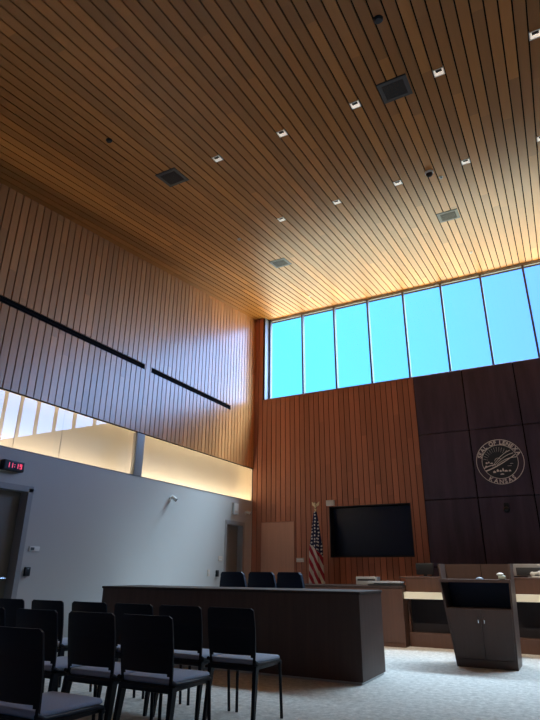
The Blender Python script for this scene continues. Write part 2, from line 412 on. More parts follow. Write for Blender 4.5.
q = MB(); q.box(W0, W1, YB - 0.012, GY + 0.05, SILL - 0.012, SILL); q.build('window_sill', 'alu', wn, smooth=False)
mx = [0.02 - 0.86 * k_ for k_ in range(6, -5, -1)]
edges = [W0 + 0.055] + mx + [W1 - 0.055]
for x in mx:
    if x < W1 - 0.1:
        q = MB(); q.box(x - 0.022, x + 0.022, GY - 0.07, GY + 0.05, SILL, 7.215, 0.004, 1); q.build('mullion', 'mullion', wn, smooth=False)
mm = [x for x in mx if x < W1 - 0.1]
edges = [W0 + 0.055] + mm + [W1 - 0.055]
for a, b in zip(edges, edges[1:]):
    q = MB(); q.box(a + 0.0225, b - 0.0225, GY - 0.006, GY + 0.006, SILL + 0.036, 7.211); q.build('glass_pane', 'glass', wn, smooth=False)
q = MB(); q.box(W0 - 0.02, W1 + 0.02, GY + 0.010, GY + 0.10, 7.212, 7.6); q.build('lintel', 'gap', wn, smooth=False)

# walls behind and to the right of the viewer
def wallbox(name, args, mat, lb):
    q = MB(); q.box(*args); return struct(q.build(name, mat, smooth=False), lb, 'wall')
wallbox('wall_right', (XR, XR + 0.3, YR - 0.3, YB + 0.3, 0, 7.6), 'grey', 'plain grey wall on the right, outside the frame')
wallbox('wall_rear', (XL - 0.6, XR + 0.3, YR - 0.3, YR, 0, 6.0), 'grey', 'plain grey wall behind the viewer')

# ------------------------------------------------------------------ fittings on the ceiling
ROT = Matrix.Rotation(math.atan(SL), 4, 'X')
def on_ceiling(o, x, y): o.location = (x, y, zc(y)); o.rotation_euler = (math.atan(SL), 0, 0)
xs = [0.505, -0.482, -1.466, -2.458, -3.444]
def snap(x): return XL + (math.floor((x - XL) / 0.125) + 0.5) * 0.125
dl = None
ordn = ['rightmost', 'second from the right', 'middle', 'second from the left', 'leftmost']
for ry, rn in ((4.905, 'front row nearer the viewer'), (6.868, 'back row nearer the window')):
    for i, x in enumerate(xs):
        lb = 'square white recessed downlight, %s of the %s' % (ordn[i], rn)
        if dl is None:
            dl = thing('ceiling_downlight', lb, 'ceiling light', group='square downlights in two rows on the timber ceiling')
            q = MB(); a, b_ = 0.060, 0.049
            q.box(-a, a, -a, -b_, -0.006, 0.012); q.box(-a, a, b_, a, -0.006, 0.012); q.box(-a, -b_, -b_, b_, -0.006, 0.012); q.box(b_, a, -b_, b_, -0.006, 0.012)
            q.build('trim_ring', 'trim', dl, smooth=False)
            q = MB()
            q.hexa([(-b_, -b_, 0.0), (b_, -b_, 0.0), (b_, -b_, 0.015), (-b_, -b_, 0.015), (-b_, b_, 0.0), (b_, b_, 0.0), (b_, b_, 0.0125), (-b_, b_, 0.0125)])
            q.build('reflector', 'lit', dl, smooth=False)
            q = MB(); q.box(-0.032, 0.036, -0.044, -0.006, -0.004, 0.004); q.build('lamp_aperture', 'black', dl, smooth=False)
            o = dl
        else: o = dup(dl, (0, 0, 0), lb)
        on_ceiling(o, snap(x), ry)
vt = None
for x, y, lb in ((-0.973, 4.905, 'dark square ceiling grille in the front row of lights, right side'), (-0.97, 8.355, 'square ceiling grille near the window, right side'),
                 (-4.255, 4.93, 'dark square ceiling grille in the shaded left part of the ceiling'), (-4.262, 8.395, 'square ceiling grille towards the left corner by the window')):
    if vt is None:
        vt = thing('ceiling_vent', lb, 'vent', group='square grilles in the timber ceiling')
        a = 0.172; b_ = 0.125
        q = MB(); q.box(-a, a, -a, -b_, -0.008, 0.01); q.box(-a, a, b_, a, -0.008, 0.01); q.box(-a, -b_, -b_, b_, -0.008, 0.01); q.box(b_, a, -b_, b_, -0.008, 0.01)
        q.build('frame', 'ventmid', vt, smooth=False)
        q = MB()
        for i in range(16):
            yy = -b_ + 0.008 + i * 0.0152
            q.box(-b_, b_, yy, yy + 0.009, -0.005, 0.004)
        q.build('slat', 'ventdark', vt, smooth=False)
        q = MB(); q.box(-b_, b_, -b_, b_, 0.004, 0.010); q.build('backing', 'black', vt, smooth=False)
        q = MB(); q.box(-a, a, -a - 0.014, -a, -0.003, 0.01); q.build('shadow_gap', 'black', vt, smooth=False)
        o = vt
    else: o = dup(vt, (0, 0, 0), lb)
    on_ceiling(o, x, y)
t = thing('dome_camera', 'small dark dome camera on the ceiling between the back row lights', 'security camera')
q = MB(); q.lathe([(0.0, 0.012), (0.062, 0.012), (0.062, -0.022), (0.052, -0.03), (0.0, -0.03)]); q.build('base', 'white', t)
q = MB(); q.lathe([(0.05, -0.028), (0.047, -0.05), (0.034, -0.068), (0.016, -0.077), (0.0, -0.079)]); q.build('dome', 'black', t)
on_ceiling(t, -0.983, 6.84)
for x, y, r_, lb, mt in ((-0.859, 3.864, 0.05, 'round dark detector on the ceiling above the front grille', 'ventdark'), (-4.427, 3.842, 0.04, 'small round dark detector on the dim left part of the ceiling', 'black')):
    q = MB(); q.lathe([(0.0, 0.012), (r_, 0.012), (r_, -0.012), (r_ * 0.7, -0.028), (0.0, -0.03)])
    o = tag(q.build('smoke_detector', mt), lb, 'detector'); on_ceiling(o, x, y)
sp = None
for x, y, lb in ((-0.852, 7.072, 'tiny sprinkler head beside the ceiling dome camera'), (-4.426, 7.069, 'tiny sprinkler head on the left part of the ceiling'),
                 (-4.501, 10.405, 'tiny sprinkler head near the left end of the window'), (-0.843, 10.118, 'tiny sprinkler head near the window, right of the rear grille')):
    if sp is None:
        q = MB(); q.lathe([(0.0, 0.01), (0.032, 0.01), (0.032, -0.004), (0.012, -0.006), (0.012, -0.022), (0.02, -0.024), (0.0, -0.026)], n=16)
        sp = tag(q.build('sprinkler_head', 'silver'), lb, 'sprinkler', 'sprinkler heads on the timber ceiling'); o = sp
    else: o = sp.copy(); COL.objects.link(o); o['label'] = lb
    on_ceiling(o, x, y)

# ------------------------------------------------------------------ fittings on the walls
t = thing('digital_clock', 'small black wall clock with red digits above the left door', 'clock', (XL, 4.72, 2.375))
q = MB(); q.box(-0.001, 0.085, -0.155, 0.155, -0.065, 0.065, 0.008); q.build('case', 'black', t)
q = MB(); q.box(0.084, 0.088, -0.135, 0.135, -0.048, 0.048); q.build('display', 'screen', t, smooth=False)
SEG = {'1': 'bc', '9': 'abcdfg'}
q = MB()
def digit(ch, y):
    q = MB()
    w_, h_, s_ = 0.036, 0.064, 0.010
    P = {'a': (-w_ / 2, w_ / 2, h_ / 2 - s_, h_ / 2), 'd': (-w_ / 2, w_ / 2, -h_ / 2, -h_ / 2 + s_), 'g': (-w_ / 2, w_ / 2, -s_ / 2, s_ / 2),
         'f': (-w_ / 2, -w_ / 2 + s_, 0, h_ / 2), 'e': (-w_ / 2, -w_ / 2 + s_, -h_ / 2, 0), 'b': (w_ / 2 - s_, w_ / 2, 0, h_ / 2), 'c': (w_ / 2 - s_, w_ / 2, -h_ / 2, 0)}
    for s in SEG[ch]:
        a, b, c_, d = P[s]; q.box(0.088, 0.090, y + a, y + b, c_, d)
    q.build('digit', 'red', t, smooth=False)
for ch, y in (('1', -0.095), ('1', -0.045), ('1', 0.038), ('9', 0.094)): digit(ch, y)
for z in (-0.015, 0.015): q.box(0.088, 0.090, -0.004, 0.006, z - 0.005, z + 0.005)
q.build('colon', 'red', t, smooth=False)
def plate(name, lb, cat, y, z, hw, hh, mat, th=0.012):
    t = thing(name, lb, cat, (XL, y, z))
    q = MB(); q.box(-0.001, th, -hw, hw, -hh, hh, 0.004); q.build('plate', mat, t)
    return t
t = plate('door_sign', 'small pale sign plate right of the left door', 'sign', 5.30, 1.365, 0.085, 0.032, 'white')
q = MB(); q.box(0.012, 0.014, -0.06, -0.005, -0.018, 0.018); q.build('insert', 'ventmid', t, smooth=False)
t = plate('card_reader', 'small black card reader below the sign by the left door', 'card reader', 5.235, 1.082, 0.040, 0.055, 'black', 0.03)
q = MB(); q.box(0.03, 0.0315, -0.012, 0.012, 0.03, 0.036); q.build('indicator', 'silver', t, smooth=False)
t = plate('door_sign', 'small pale sign plate left of the narrow corner door', 'sign', 9.885, 1.34, 0.075, 0.05, 'offwhite')
q = MB(); q.box(0.012, 0.014, -0.05, 0.05, -0.03, -0.005); q.build('insert', 'white', t, smooth=False)
t = plate('card_reader', 'tiny black card reader left of the narrow corner door', 'card reader', 9.78, 1.06, 0.04, 0.06, 'black', 0.03)
q = MB(); q.box(0.03, 0.0315, -0.012, 0.012, 0.03, 0.036); q.build('indicator', 'silver', t, smooth=False)
t = plate('light_switch', 'pale switch plate left of the tiny card reader by the corner door', 'switch', 9.48, 1.07, 0.04, 0.06, 'offwhite')
q = MB(); q.box(0.011, 0.017, -0.012, 0.012, -0.02, 0.02, 0.002); q.build('rocker', 'white', t)
t = plate('wall_sensor', 'white rectangular box on the grey wall above the narrow corner door', 'sensor', 10.39, 2.37, 0.095, 0.115, 'white', 0.05)
q = MB(); q.box(0.049, 0.053, -0.06, 0.06, -0.09, -0.04, 0.002); q.build('grille', 'offwhite', t)
def wall_cam(loc, lb, aim):
    t = thing('wall_camera', lb, 'security camera', loc)
    q = MB(); q.lathe([(0.0, -0.001), (0.04, -0.001), (0.04, 0.018), (0.0, 0.02)], axis='x'); q.build('mount_plate', 'white', t)
    q = MB(); q.tube([(0.015, 0, 0), (0.045, 0, 0.014), (0.07, 0, 0.01)], 0.014); q.build('arm', 'silver', t)
    q = MB(); a = Vector(aim).normalized(); c0 = Vector((0.075, 0, 0.008))
    q.cyl(c0 - a * 0.045, c0 + a * 0.055, 0.032, 0.036, 18); q.build('housing', 'white', t)
    q = MB(); q.cyl(c0 + a * 0.055, c0 + a * 0.068, 0.033, 0.028, 18); q.build('lens', 'black', t)
wall_cam((XL, 8.14, 2.335), 'small white camera on a bracket at the middle of the grey wall', (0.6, 0.5, -0.55))
wall_cam((XL, 10.86, 2.33), 'small white camera with a black lens beside the corner', (0.6, 0.4, -0.25))
def back_plate(name, lb, cat, x, z, hw, hh, mat, th=0.02):
    t = thing(name, lb, cat, (x, YB, z)); q = MB(); q.box(-hw, hw, -th, 0.001, -hh, hh, 0.003); q.build('plate', mat, t); return t
t = back_plate('door_sign', 'small pale sign plate on the timber between the wood door and the flag', 'sign', -5.195, 1.335, 0.09, 0.042, 'offwhite')
q = MB(); q.box(-0.07, 0.07, -0.022, -0.020, -0.005, 0.022); q.build('insert', 'white', t, smooth=False)
t = back_plate('signal_box', 'small whitish box at the top left corner of the black screen', 'box', -4.455, 2.478, 0.088, 0.058, 'white', 0.06)
q = MB(); q.box(-0.05, 0.05, -0.063, -0.06, -0.03, 0.03); q.build('cover', 'white', t, smooth=False)
# television in the niche
t = thing('television', 'large black wall screen set into the timber back wall', 'television', ((NICHE[0] + NICHE[1]) / 2, YB + 0.2, NICHE[2]))
hw = (NICHE[1] - NICHE[0]) / 2 - 0.016; hh = NICHE[3] - NICHE[2]
q = MB(); q.box(-hw, hw, -0.02, 0.10, 0.013, hh - 0.013, 0.004); q.build('casing', 'black', t)
q = MB(); q.box(-hw + 0.02, hw - 0.02, -0.024, -0.019, 0.036, hh - 0.036); q.build('screen', 'screen', t, smooth=False)
t = thing('wall_camera', 'small black camera on the dark panel under the round seal', 'security camera', (-0.972, YB - 0.035, 2.24))
q = MB(); q.box(-0.045, 0.045, -0.03, 0.001, -0.005, 0.07, 0.006); q.build('mount_plate', 'black', t)
q = MB(); q.tube([(0, -0.02, 0.0), (0, -0.06, -0.02), (0, -0.08, -0.045)], 0.014); q.build('arm', 'black', t)
q = MB(); q.ell((0, -0.085, -0.06), (0.058, 0.058, 0.05)); q.build('housing', 'black', t)

# ------------------------------------------------------------------ the round seal
SEALR = 0.425
seal = thing('wall_seal', 'round silver-bronze metal seal with lettering on the dark panelled wall', 'emblem', (-0.972, YB - 0.035, 3.073))
def ring(q, r0, r1, y0=-0.022, y1=0.001, n=72):
    for i in range(n):
        a, b = 2 * PI * i / n, 2 * PI * (i + 1) / n
        q.hexa([(r0 * math.cos(a), y0, r0 * math.sin(a)), (r1 * math.cos(a), y0, r1 * math.sin(a)), (r1 * math.cos(b), y0, r1 * math.sin(b)), (r0 * math.cos(b), y0, r0 * math.sin(b)),
                (r0 * math.cos(a), y1, r0 * math.sin(a)), (r1 * math.cos(a), y1, r1 * math.sin(a)), (r1 * math.cos(b), y1, r1 * math.sin(b)), (r0 * math.cos(b), y1, r0 * math.sin(b))])
q = MB(); ring(q, SEALR - 0.010, SEALR); q.build('outer_ring', 'bronze', seal)
q = MB(); ring(q, 0.314, 0.323); q.build('inner_ring', 'bronze', seal)
def glyph(ch):
    cu = bpy.data.curves.new('glyph', 'FONT'); cu.body = ch; cu.size = 1.0; cu.offset = 0.022; cu.extrude = 0.0; cu.resolution_u = 3
    ob = bpy.data.objects.new('glyph', cu); COL.objects.link(ob)
    dg = bpy.context.evaluated_depsgraph_get(); dg.update()
    me = bpy.data.meshes.new_from_object(ob.evaluated_get(dg))
    bpy.data.objects.remove(ob); bpy.data.curves.remove(cu)
    return me
GL = {}
q = MB()
def arc_text(txt, rad, size, mid, step_sign, gap):
    ws = []
    for ch in txt:
        if ch == ' ': ws.append((None, 0.30 * size)); continue
        if ch not in GL: GL[ch] = glyph(ch)
        xs_ = [v.co.x for v in GL[ch].vertices]; ws.append((ch, (max(xs_) - min(xs_)) * size))
    tot = sum(w_ for _, w_ in ws) + gap * (len(ws) - 1)
    pos = -tot / 2
    for ch, w_ in ws:
        if ch:
            th = mid - step_sign * (pos + w_ / 2) / rad
            me = GL[ch]; x0_ = min(v.co.x for v in me.vertices); wr = max(v.co.x for v in me.vertices) - x0_
            rot = th - PI / 2 if step_sign > 0 else th + PI / 2
            cx, cz = rad * math.cos(th), rad * math.sin(th)
            q = MB(); tmp = bmesh.new(); tmp.from_mesh(me)
            bmesh.ops.remove_doubles(tmp, verts=tmp.verts, dist=1e-5)
            ex = bmesh.ops.extrude_face_region(tmp, geom=list(tmp.faces))
            ev = {v for v in ex['geom'] if isinstance(v, bmesh.types.BMVert)}
            m_ = {}
            for v in tmp.verts:
                lx = (v.co.x - x0_ - wr / 2) * size; lz = (v.co.y - 0.36) * size
                m_[v] = q.bm.verts.new((cx + lx * math.cos(rot) - lz * math.sin(rot), -0.022 if v in ev else 0.001, cz + lx * math.sin(rot) + lz * math.cos(rot)))
            for f_ in tmp.faces:
                try: q.bm.faces.new([m_[v] for v in f_.verts])
                except ValueError: pass
            tmp.free(); q.build('letter', 'bronze', seal, smooth=False)
        pos += w_ + gap
arc_text('SEAL OF LENEXA', 0.369, 0.104, PI / 2, 1, 0.015)
arc_text('KANSAS', 0.369, 0.106, -PI / 2, -1, 0.018)
for me in GL.values(): bpy.data.meshes.remove(me)
def band(q, pts, w0, w1, y0=-0.016):
    n_ = len(pts)
    for i in range(n_ - 1):
        a, b = Vector(pts[i]), Vector(pts[i + 1]); d = (b - a).normalized(); nn = Vector((-d.y, d.x))
        wa = w0 + (w1 - w0) * i / (n_ - 1); wb_ = w0 + (w1 - w0) * (i + 1) / (n_ - 1)
        P = [a - nn * wa, a + nn * wa, b + nn * wb_, b - nn * wb_]
        q.hexa([(p_.x, y0, p_.y) for p_ in P] + [(p_.x, 0.001, p_.y) for p_ in P])
def bez(p0, p1, p2, n_=14): return [((1 - t) ** 2 * p0[0] + 2 * t * (1 - t) * p1[0] + t * t * p2[0], (1 - t) ** 2 * p0[1] + 2 * t * (1 - t) * p1[1] + t * t * p2[1]) for t in [i / n_ for i in range(n_ + 1)]]
q = MB()
for p0, p1, p2, a, b in (((-0.27, -0.16), (-0.05, -0.10), (0.285, 0.115), 0.012, 0.006), ((-0.10, -0.07), (0.06, 0.11), (0.255, 0.145), 0.004, 0.006),
                         ((-0.14, -0.08), (0.04, 0.15), (0.205, 0.200), 0.004, 0.006), ((-0.06, -0.06), (0.10, 0.07), (0.300, 0.065), 0.004, 0.006), ((-0.30, -0.11), (-0.2, -0.06), (-0.09, -0.05), 0.010, 0.006)):
    band(q, bez(p0, p1, p2), a, b)
q.build('road_bands', 'bronze', seal)
q = MB()
for i in range(15):
    a = PI * (0.10 + 0.80 * i / 14)
    r0, r1 = 0.21, 0.30
    cx, cz = -0.03, -0.02
    p0 = (cx + r0 * math.cos(a) * 0.9, cz + r0 * math.sin(a)); p1 = (cx + r1 * math.cos(a) * 0.9, cz + r1 * math.sin(a))
    if math.hypot(*p1) < 0.315 and not (p1[0] > 0.12 and p1[1] < 0.2): 
        q = MB(); band(q, [p0, p1], 0.001, 0.0025); q.build('sun_ray', 'bronze', seal, smooth=False)
q = MB()
band(q, [(-0.03 + 0.06 * math.cos(a), 0.01 + 0.06 * math.sin(a)) for a in [PI * (0.15 + 0.85 * i / 10) for i in range(11)]], 0.004, 0.004)
q.build('sun_arc', 'bronze', seal)
q = MB()
for x, z, w_, h_ in ((-0.12, -0.185, 0.035, 0.04), (-0.06, -0.165, 0.03, 0.045), (-0.01, -0.175, 0.025, 0.03), (0.035, -0.155, 0.02, 0.06), (0.085, -0.18, 0.04, 0.032), (0.15, -0.18, 0.03, 0.03), (0.01, -0.235, 0.045, 0.02),
                     (-0.24, -0.01, 0.025, 0.035), (-0.20, 0.0, 0.02, 0.03), (-0.15, -0.02, 0.035, 0.02), (-0.255, -0.07, 0.03, 0.02), (0.20, -0.05, 0.04, 0.006), (0.16, -0.09, 0.05, 0.005)):
    q = MB(); q.prism([(x - w_ * 0.7, z - h_ / 2), (x + w_ * 0.7, z - h_ / 2), (x + w_ * 0.7, z + h_ * 0.2), (x, z + h_ * 0.6), (x - w_ * 0.7, z + h_ * 0.2)], -0.016, 0.001)
    q.build('relief_house', 'bronze', seal, smooth=False)
q = MB(); q.lathe([(0.0, 0.0005), (0.316, 0.0005), (0.316, -0.004), (0.0, -0.004)], axis='y', n=48)
q.build('backing_disc', 'ventdark', seal, label='dark backing disc')

# ------------------------------------------------------------------ benches and dais
t = thing('clerk_bench', 'dark walnut front bench below the flag and screen', 'bench', (-2.58, 9.43, 0))
q = MB(); q.box(-2.60, 0, 0, 0.03, 0.06, 0.862, 0.002, 1); q.build('front_panel', 'bench', t, smooth=False)
q = MB(); q.box(-0.03, 0.0, 0.03, 0.80, 0.06, 0.862); q.build('side_panel', 'bench', t, smooth=False)
q = MB(); q.box(-2.60, -2.57, 0.03, 0.80, 0.06, 0.862); q.build('side_panel', 'bench', t, smooth=False)
q = MB(); q.box(-2.615, 0.008, -0.012, 0.80, 0.862, 0.893, 0.003, 1); q.build('worktop', 'walnut_top', t, smooth=False)
q = MB(); q.box(-2.59, -0.004, 0.006, 0.78, 0.0, 0.06); q.build('plinth', 'bench', t, smooth=False)
t = thing('judge_bench', 'long walnut dais with pale counters behind the lectern', 'bench', (-0.972, 9.65, 0))
L = 1.60
q = MB(); q.box(-L, 2.6, 0.0, 0.10, 0.0, 0.205, 0.002, 1); q.build('plinth_panel', 'bench', t, smooth=False)
q = MB(); q.box(-L, 2.6, 0.14, 0.18, 0.195, 0.72); q.build('knee_panel', 'knee', t, smooth=False)
q = MB(); q.box(-L, 2.6, 0.0, 0.04, 0.80, 1.012, 0.002, 1); q.build('riser_panel', 'bench', t, smooth=False)
q = MB(); q.box(-L - 0.10, 2.6, -0.008, 0.80, 1.012, 1.037, 0.003, 1); q.build('worktop', 'bench', t, smooth=False)
q = MB(); q.box(-L, -L + 0.03, 0.04, 0.78, 0.0, 1.012); q.build('side_panel', 'bench', t, smooth=False)
for x0, x1 in ((-L - 0.0, -0.98), (0.03, 2.6)):
    q = MB(); e = 0.065
    A = [(x0 + e, -0.16), (x1, -0.16), (x1, 0.10), (x0, 0.10), (x0, -0.08)]
    if x0 < -1: A = [(x0, -0.16), (x1, -0.16), (x1, 0.10), (x0, 0.10)]
    vA = [q.bm.verts.new((a, b, 0.705)) for a, b in A]; vB = [q.bm.verts.new((a, b, 0.805)) for a, b in A]
    q.bm.faces.new(vA[::-1]); q.bm.faces.new(vB)
    for i in range(len(A)): q.bm.faces.new((vA[i], vA[(i + 1) % len(A)], vB[(i + 1) % len(A)], vB[i]))
    q.build('counter', 'counter', t, smooth=False, label='cream counter edge')
# things on the benches
t = thing('document_printer', 'grey box printer on the clerk bench left of the flat laptop', 'printer', (-3.30, 9.86, 0.893))
q = MB(); q.box(-0.19, 0.19, -0.06, 0.16, 0.0, 0.135, 0.010); q.build('body', 'silver', t)
q = MB(); q.box(-0.16, 0.16, -0.066, -0.058, 0.07, 0.10, 0.003); q.build('paper_slot', 'black', t)
t = thing('laptop', 'flat dark laptop with a bright edge on the clerk bench', 'laptop', (-2.88, 9.58, 0.893))
q = MB(); q.box(-0.28, 0.285, -0.13, 0.13, 0.0, 0.022, 0.004); q.build('base', 'black', t)
q = MB(); q.box(-0.28, 0.285, -0.13, 0.13, 0.040, 0.072, 0.005); q.build('lid', 'silver', t)
q = MB(); q.cyl((-0.25, 0.12, 0.034), (0.26, 0.12, 0.034), 0.014); q.build('hinge', 'black', t)
t = thing('monitor', 'black desk monitor on the dais at the edge of the timber boards', 'monitor', (-2.36, 10.2, 1.037), 0.0)
q = MB(); q.box(-0.15, 0.15, -0.02, 0.02, 0.03, 0.215, 0.006); q.build('screen_housing', 'black', t)
q = MB(); q.box(-0.15, 0.15, -0.021, 0.022, 0.206, 0.218, 0.003); q.build('top_edge', 'ventmid', t)
q = MB(); q.box(-0.03, 0.03, 0.0, 0.03, 0.0, 0.05); q.box(-0.09, 0.09, -0.05, 0.08, 0.0, 0.012, 0.004); q.build('stand', 'black', t)
t = thing('monitor', 'grey-backed monitor on the dais right of the lectern', 'monitor', (-0.62, 10.2, 1.037))
q = MB(); q.box(-0.31, 0.31, -0.025, 0.02, 0.02, 0.205, 0.010); q.build('screen_housing', 'silver', t)
q = MB(); q.box(-0.27, 0.27, -0.030, -0.024, 0.03, 0.15, 0.004); q.build('rear_cover', 'ventdark', t)
q = MB(); q.ell((0.07, -0.027, 0.185), (0.022, 0.006, 0.018)); q.build('badge', 'white', t)
q = MB(); q.box(-0.04, 0.04, 0.0, 0.03, 0.0, 0.05); q.box(-0.11, 0.11, -0.06, 0.09, 0.0, 0.012, 0.004); q.build('stand', 'silver', t)
t = thing('conference_device', 'small white rounded device in front of the grey monitor at right', 'device', (-0.60, 10.02, 1.037))
q = MB(); q.box(-0.06, 0.07, -0.05, 0.05, 0.0, 0.022, 0.008); q.build('base', 'white', t)
q = MB(); q.ell((-0.045, 0, 0.055), (0.038, 0.032, 0.034)); q.ell((0.06, 0, 0.068), (0.038, 0.032, 0.034)); q.tube([(-0.045, 0, 0.06), (0.06, 0, 0.07)], 0.022); q.build('handset', 'white', t)

# ------------------------------------------------------------------ lectern
t = thing('lectern', 'dark wooden lectern cabinet with two doors and an open black shelf', 'lectern', (-1.193, 7.99, 0))
hw = 0.358; dp = 0.50; TZ = 1.216; FK = {-1: 0.150, 1: 0.062}
def sx(k_, z, inset=0.0): return k_ * (hw + FK[k_] * z / TZ - inset)
def slab(z0, z1, y0, y1, inset, xl=None, xr=None):
    q = MB()
    p_ = [(sx(-1, z0, inset) if xl is None else xl, z0), (sx(1, z0, inset) if xr is None else xr, z0), (sx(1, z1, inset) if xr is None else xr, z1), (sx(-1, z1, inset) if xl is None else xl, z1)]
    return q.prism(p_, y0, y1)
for k_ in (-1, 1):
    q = MB(); q.prism([(sx(k_, 0), 0), (sx(k_, 0, 0.022), 0), (sx(k_, 1.0, 0.022), 1.0), (sx(k_, 1.0), 1.0)], 0.0, dp); q.build('side_panel', 'lectern', t, smooth=False)
slab(0.0, 0.092, 0.004, 0.024, 0.023).build('plinth', 'lectern', t, smooth=False)
slab(0.652, 0.672, 0.02, dp - 0.02, 0.023).build('shelf', 'lectern', t, smooth=False)
slab(0.672, 0.984, dp - 0.05, dp - 0.03, 0.023).build('shelf_back', 'screen', t, smooth=False)
slab(0.985, 1.022, -0.006, dp, 0.0).build('top', 'lectern', t, smooth=False)
for k_ in (-1, 1):
    d = (slab(0.098, 0.668, 0.0, 0.02, 0.024, None, -0.0025) if k_ < 0 else slab(0.098, 0.668, 0.0, 0.02, 0.024, 0.0025, None)).build('cabinet_door', 'lectern', t, smooth=False)
    q = MB(); x = k_ * 0.036
    q.tube([(x, 0.0, 0.585), (x, -0.026, 0.580), (x, -0.030, 0.545), (x, -0.026, 0.510), (x, 0.0, 0.505)], 0.0045); q.build('door_handle', 'chrome', d)
q = MB(); a, bl, br = hw + 0.001, hw + FK[-1], hw + FK[1]
q.hexa([(-a, dp, 0.02), (a, dp, 0.02), (a, dp + 0.03, 0.02), (-a, dp + 0.03, 0.02), (-bl, dp, TZ), (br, dp, TZ), (br, dp + 0.03, TZ), (-bl, dp + 0.03, TZ)])
q.build('front_board', 'lectern', t, smooth=False)
for k_ in (-1, 1):
    b = bl if k_ < 0 else br; c_ = hw + FK[k_] * 0.84
    q = MB(); q.hexa([(k_ * c_, 0.10, 1.022), (k_ * (c_ - 0.022), 0.10, 1.022), (k_ * (c_ - 0.022), dp, 1.022), (k_ * c_, dp, 1.022),
                      (k_ * b, 0.14, TZ), (k_ * (b - 0.022), 0.14, TZ), (k_ * (b - 0.022), dp, TZ), (k_ * b, dp, TZ)])
    q.build('side_wing', 'lectern', t, smooth=False)
q = MB(); q.box(-0.003, 0.003, dp - 0.002, dp + 0.001, 1.022, TZ); q.build('board_seam', 'gap', t, smooth=False)
q = MB(); q.ell((0, 0, 0.0), (0.048, 0.034, 0.030)); bmesh.ops.bisect_plane(q.bm, geom=list(q.bm.verts) + list(q.bm.edges) + list(q.bm.faces), plane_co=(0, 0, 0), plane_no=(0, 0, -1), clear_outer=True)
bmesh.ops.holes_fill(q.bm, edges=q.bm.edges)
ms = q.build('computer_mouse', 'blueplastic'); ms.location = (-1.165, 8.07, 1.022); tag(ms, 'blue-grey computer mouse on top of the lectern', 'mouse')
t = thing('desk_gadget', 'pale rounded gadget at the right end of the lectern top', 'gadget', (-0.885, 8.07, 1.022))
q = MB(); q.box(-0.045, 0.045, -0.04, 0.04, 0.0, 0.05, 0.014); q.build('body', 'greenish', t)
q = MB(); q.ell((-0.02, 0, 0.062), (0.045, 0.035, 0.022)); q.build('cap', 'white', t)

# ------------------------------------------------------------------ flag
fx, fy = -4.627, 10.72
t = thing('flag_stand', 'furled national flag on a pole with a gold eagle beside the screen', 'flag', (fx, fy, 0))
q = MB(); q.lathe([(0.0, 0.0), (0.16, 0.0), (0.16, 0.02), (0.13, 0.045), (0.04, 0.06), (0.03, 0.12), (0.0, 0.12)], n=32); q.build('base', 'gold', t)
q = MB(); q.cyl((0, 0, 0.1), (0, 0, 2.30), 0.014); q.build('pole', 'gold', t)
q = MB(); q.ell((0, 0, 2.315), (0.025, 0.025, 0.02)); q.ell((0, -0.005, 2.385), (0.024, 0.026, 0.048)); q.ell((0.0, -0.03, 2.44), (0.016, 0.022, 0.018))
for s in (-1, 1):
    q.hexa([(s * 0.015, 0.0, 2.36), (s * 0.015, 0.012, 2.36), (s * 0.015, 0.012, 2.42), (s * 0.015, 0.0, 2.42),
            (s * 0.075, 0.01, 2.40), (s * 0.075, 0.018, 2.40), (s * 0.085, 0.018, 2.475), (s * 0.085, 0.01, 2.475)])
q.build('eagle_finial', 'gold', t)
bm = bmesh.new(); nu, nv = 60, 60; uvl = bm.loops.layers.uv.new('cloth')
rows = []
for j in range(nv + 1):
    v = j / nv; z = 2.27 - 1.62 * v
    hwid = 0.028 + 0.085 * min(1, v / 0.45) ** 0.8 + 0.045 * max(0, (v - 0.3) / 0.7)
    row = []
    for i in range(nu + 1):
        a = 2 * PI * i / nu
        rr = 1 + 0.22 * math.sin(5 * a + 1.2 + 1.4 * v) * min(1, 2 * v + 0.2) + 0.08 * math.sin(9 * a - 2 * v)
        x = hwid * math.cos(a) * rr - 0.01 + 0.012 * v; y = hwid * 0.62 * math.sin(a) * rr
        row.append((bm.verts.new((x, y, z + 0.02 * math.sin(3 * a) * v)), x * 1.0 + 0.15, 1.62 * v))
    rows.append(row)
for j in range(nv):
    for i in range(nu):
        qd = [rows[j][i], rows[j][i + 1], rows[j + 1][i + 1], rows[j + 1][i]]
        f_ = bm.faces.new([x[0] for x in qd])
        for lp, x in zip(f_.loops, qd): lp[uvl].uv = (x[1], x[2])
me = bpy.data.meshes.new('flag_cloth'); bm.to_mesh(me); bm.free()
me.polygons.foreach_set('use_smooth', [True] * len(me.polygons)); me.materials.append(M['flag'])
o = bpy.data.objects.new('flag_cloth', me); COL.objects.link(o); o.parent = t

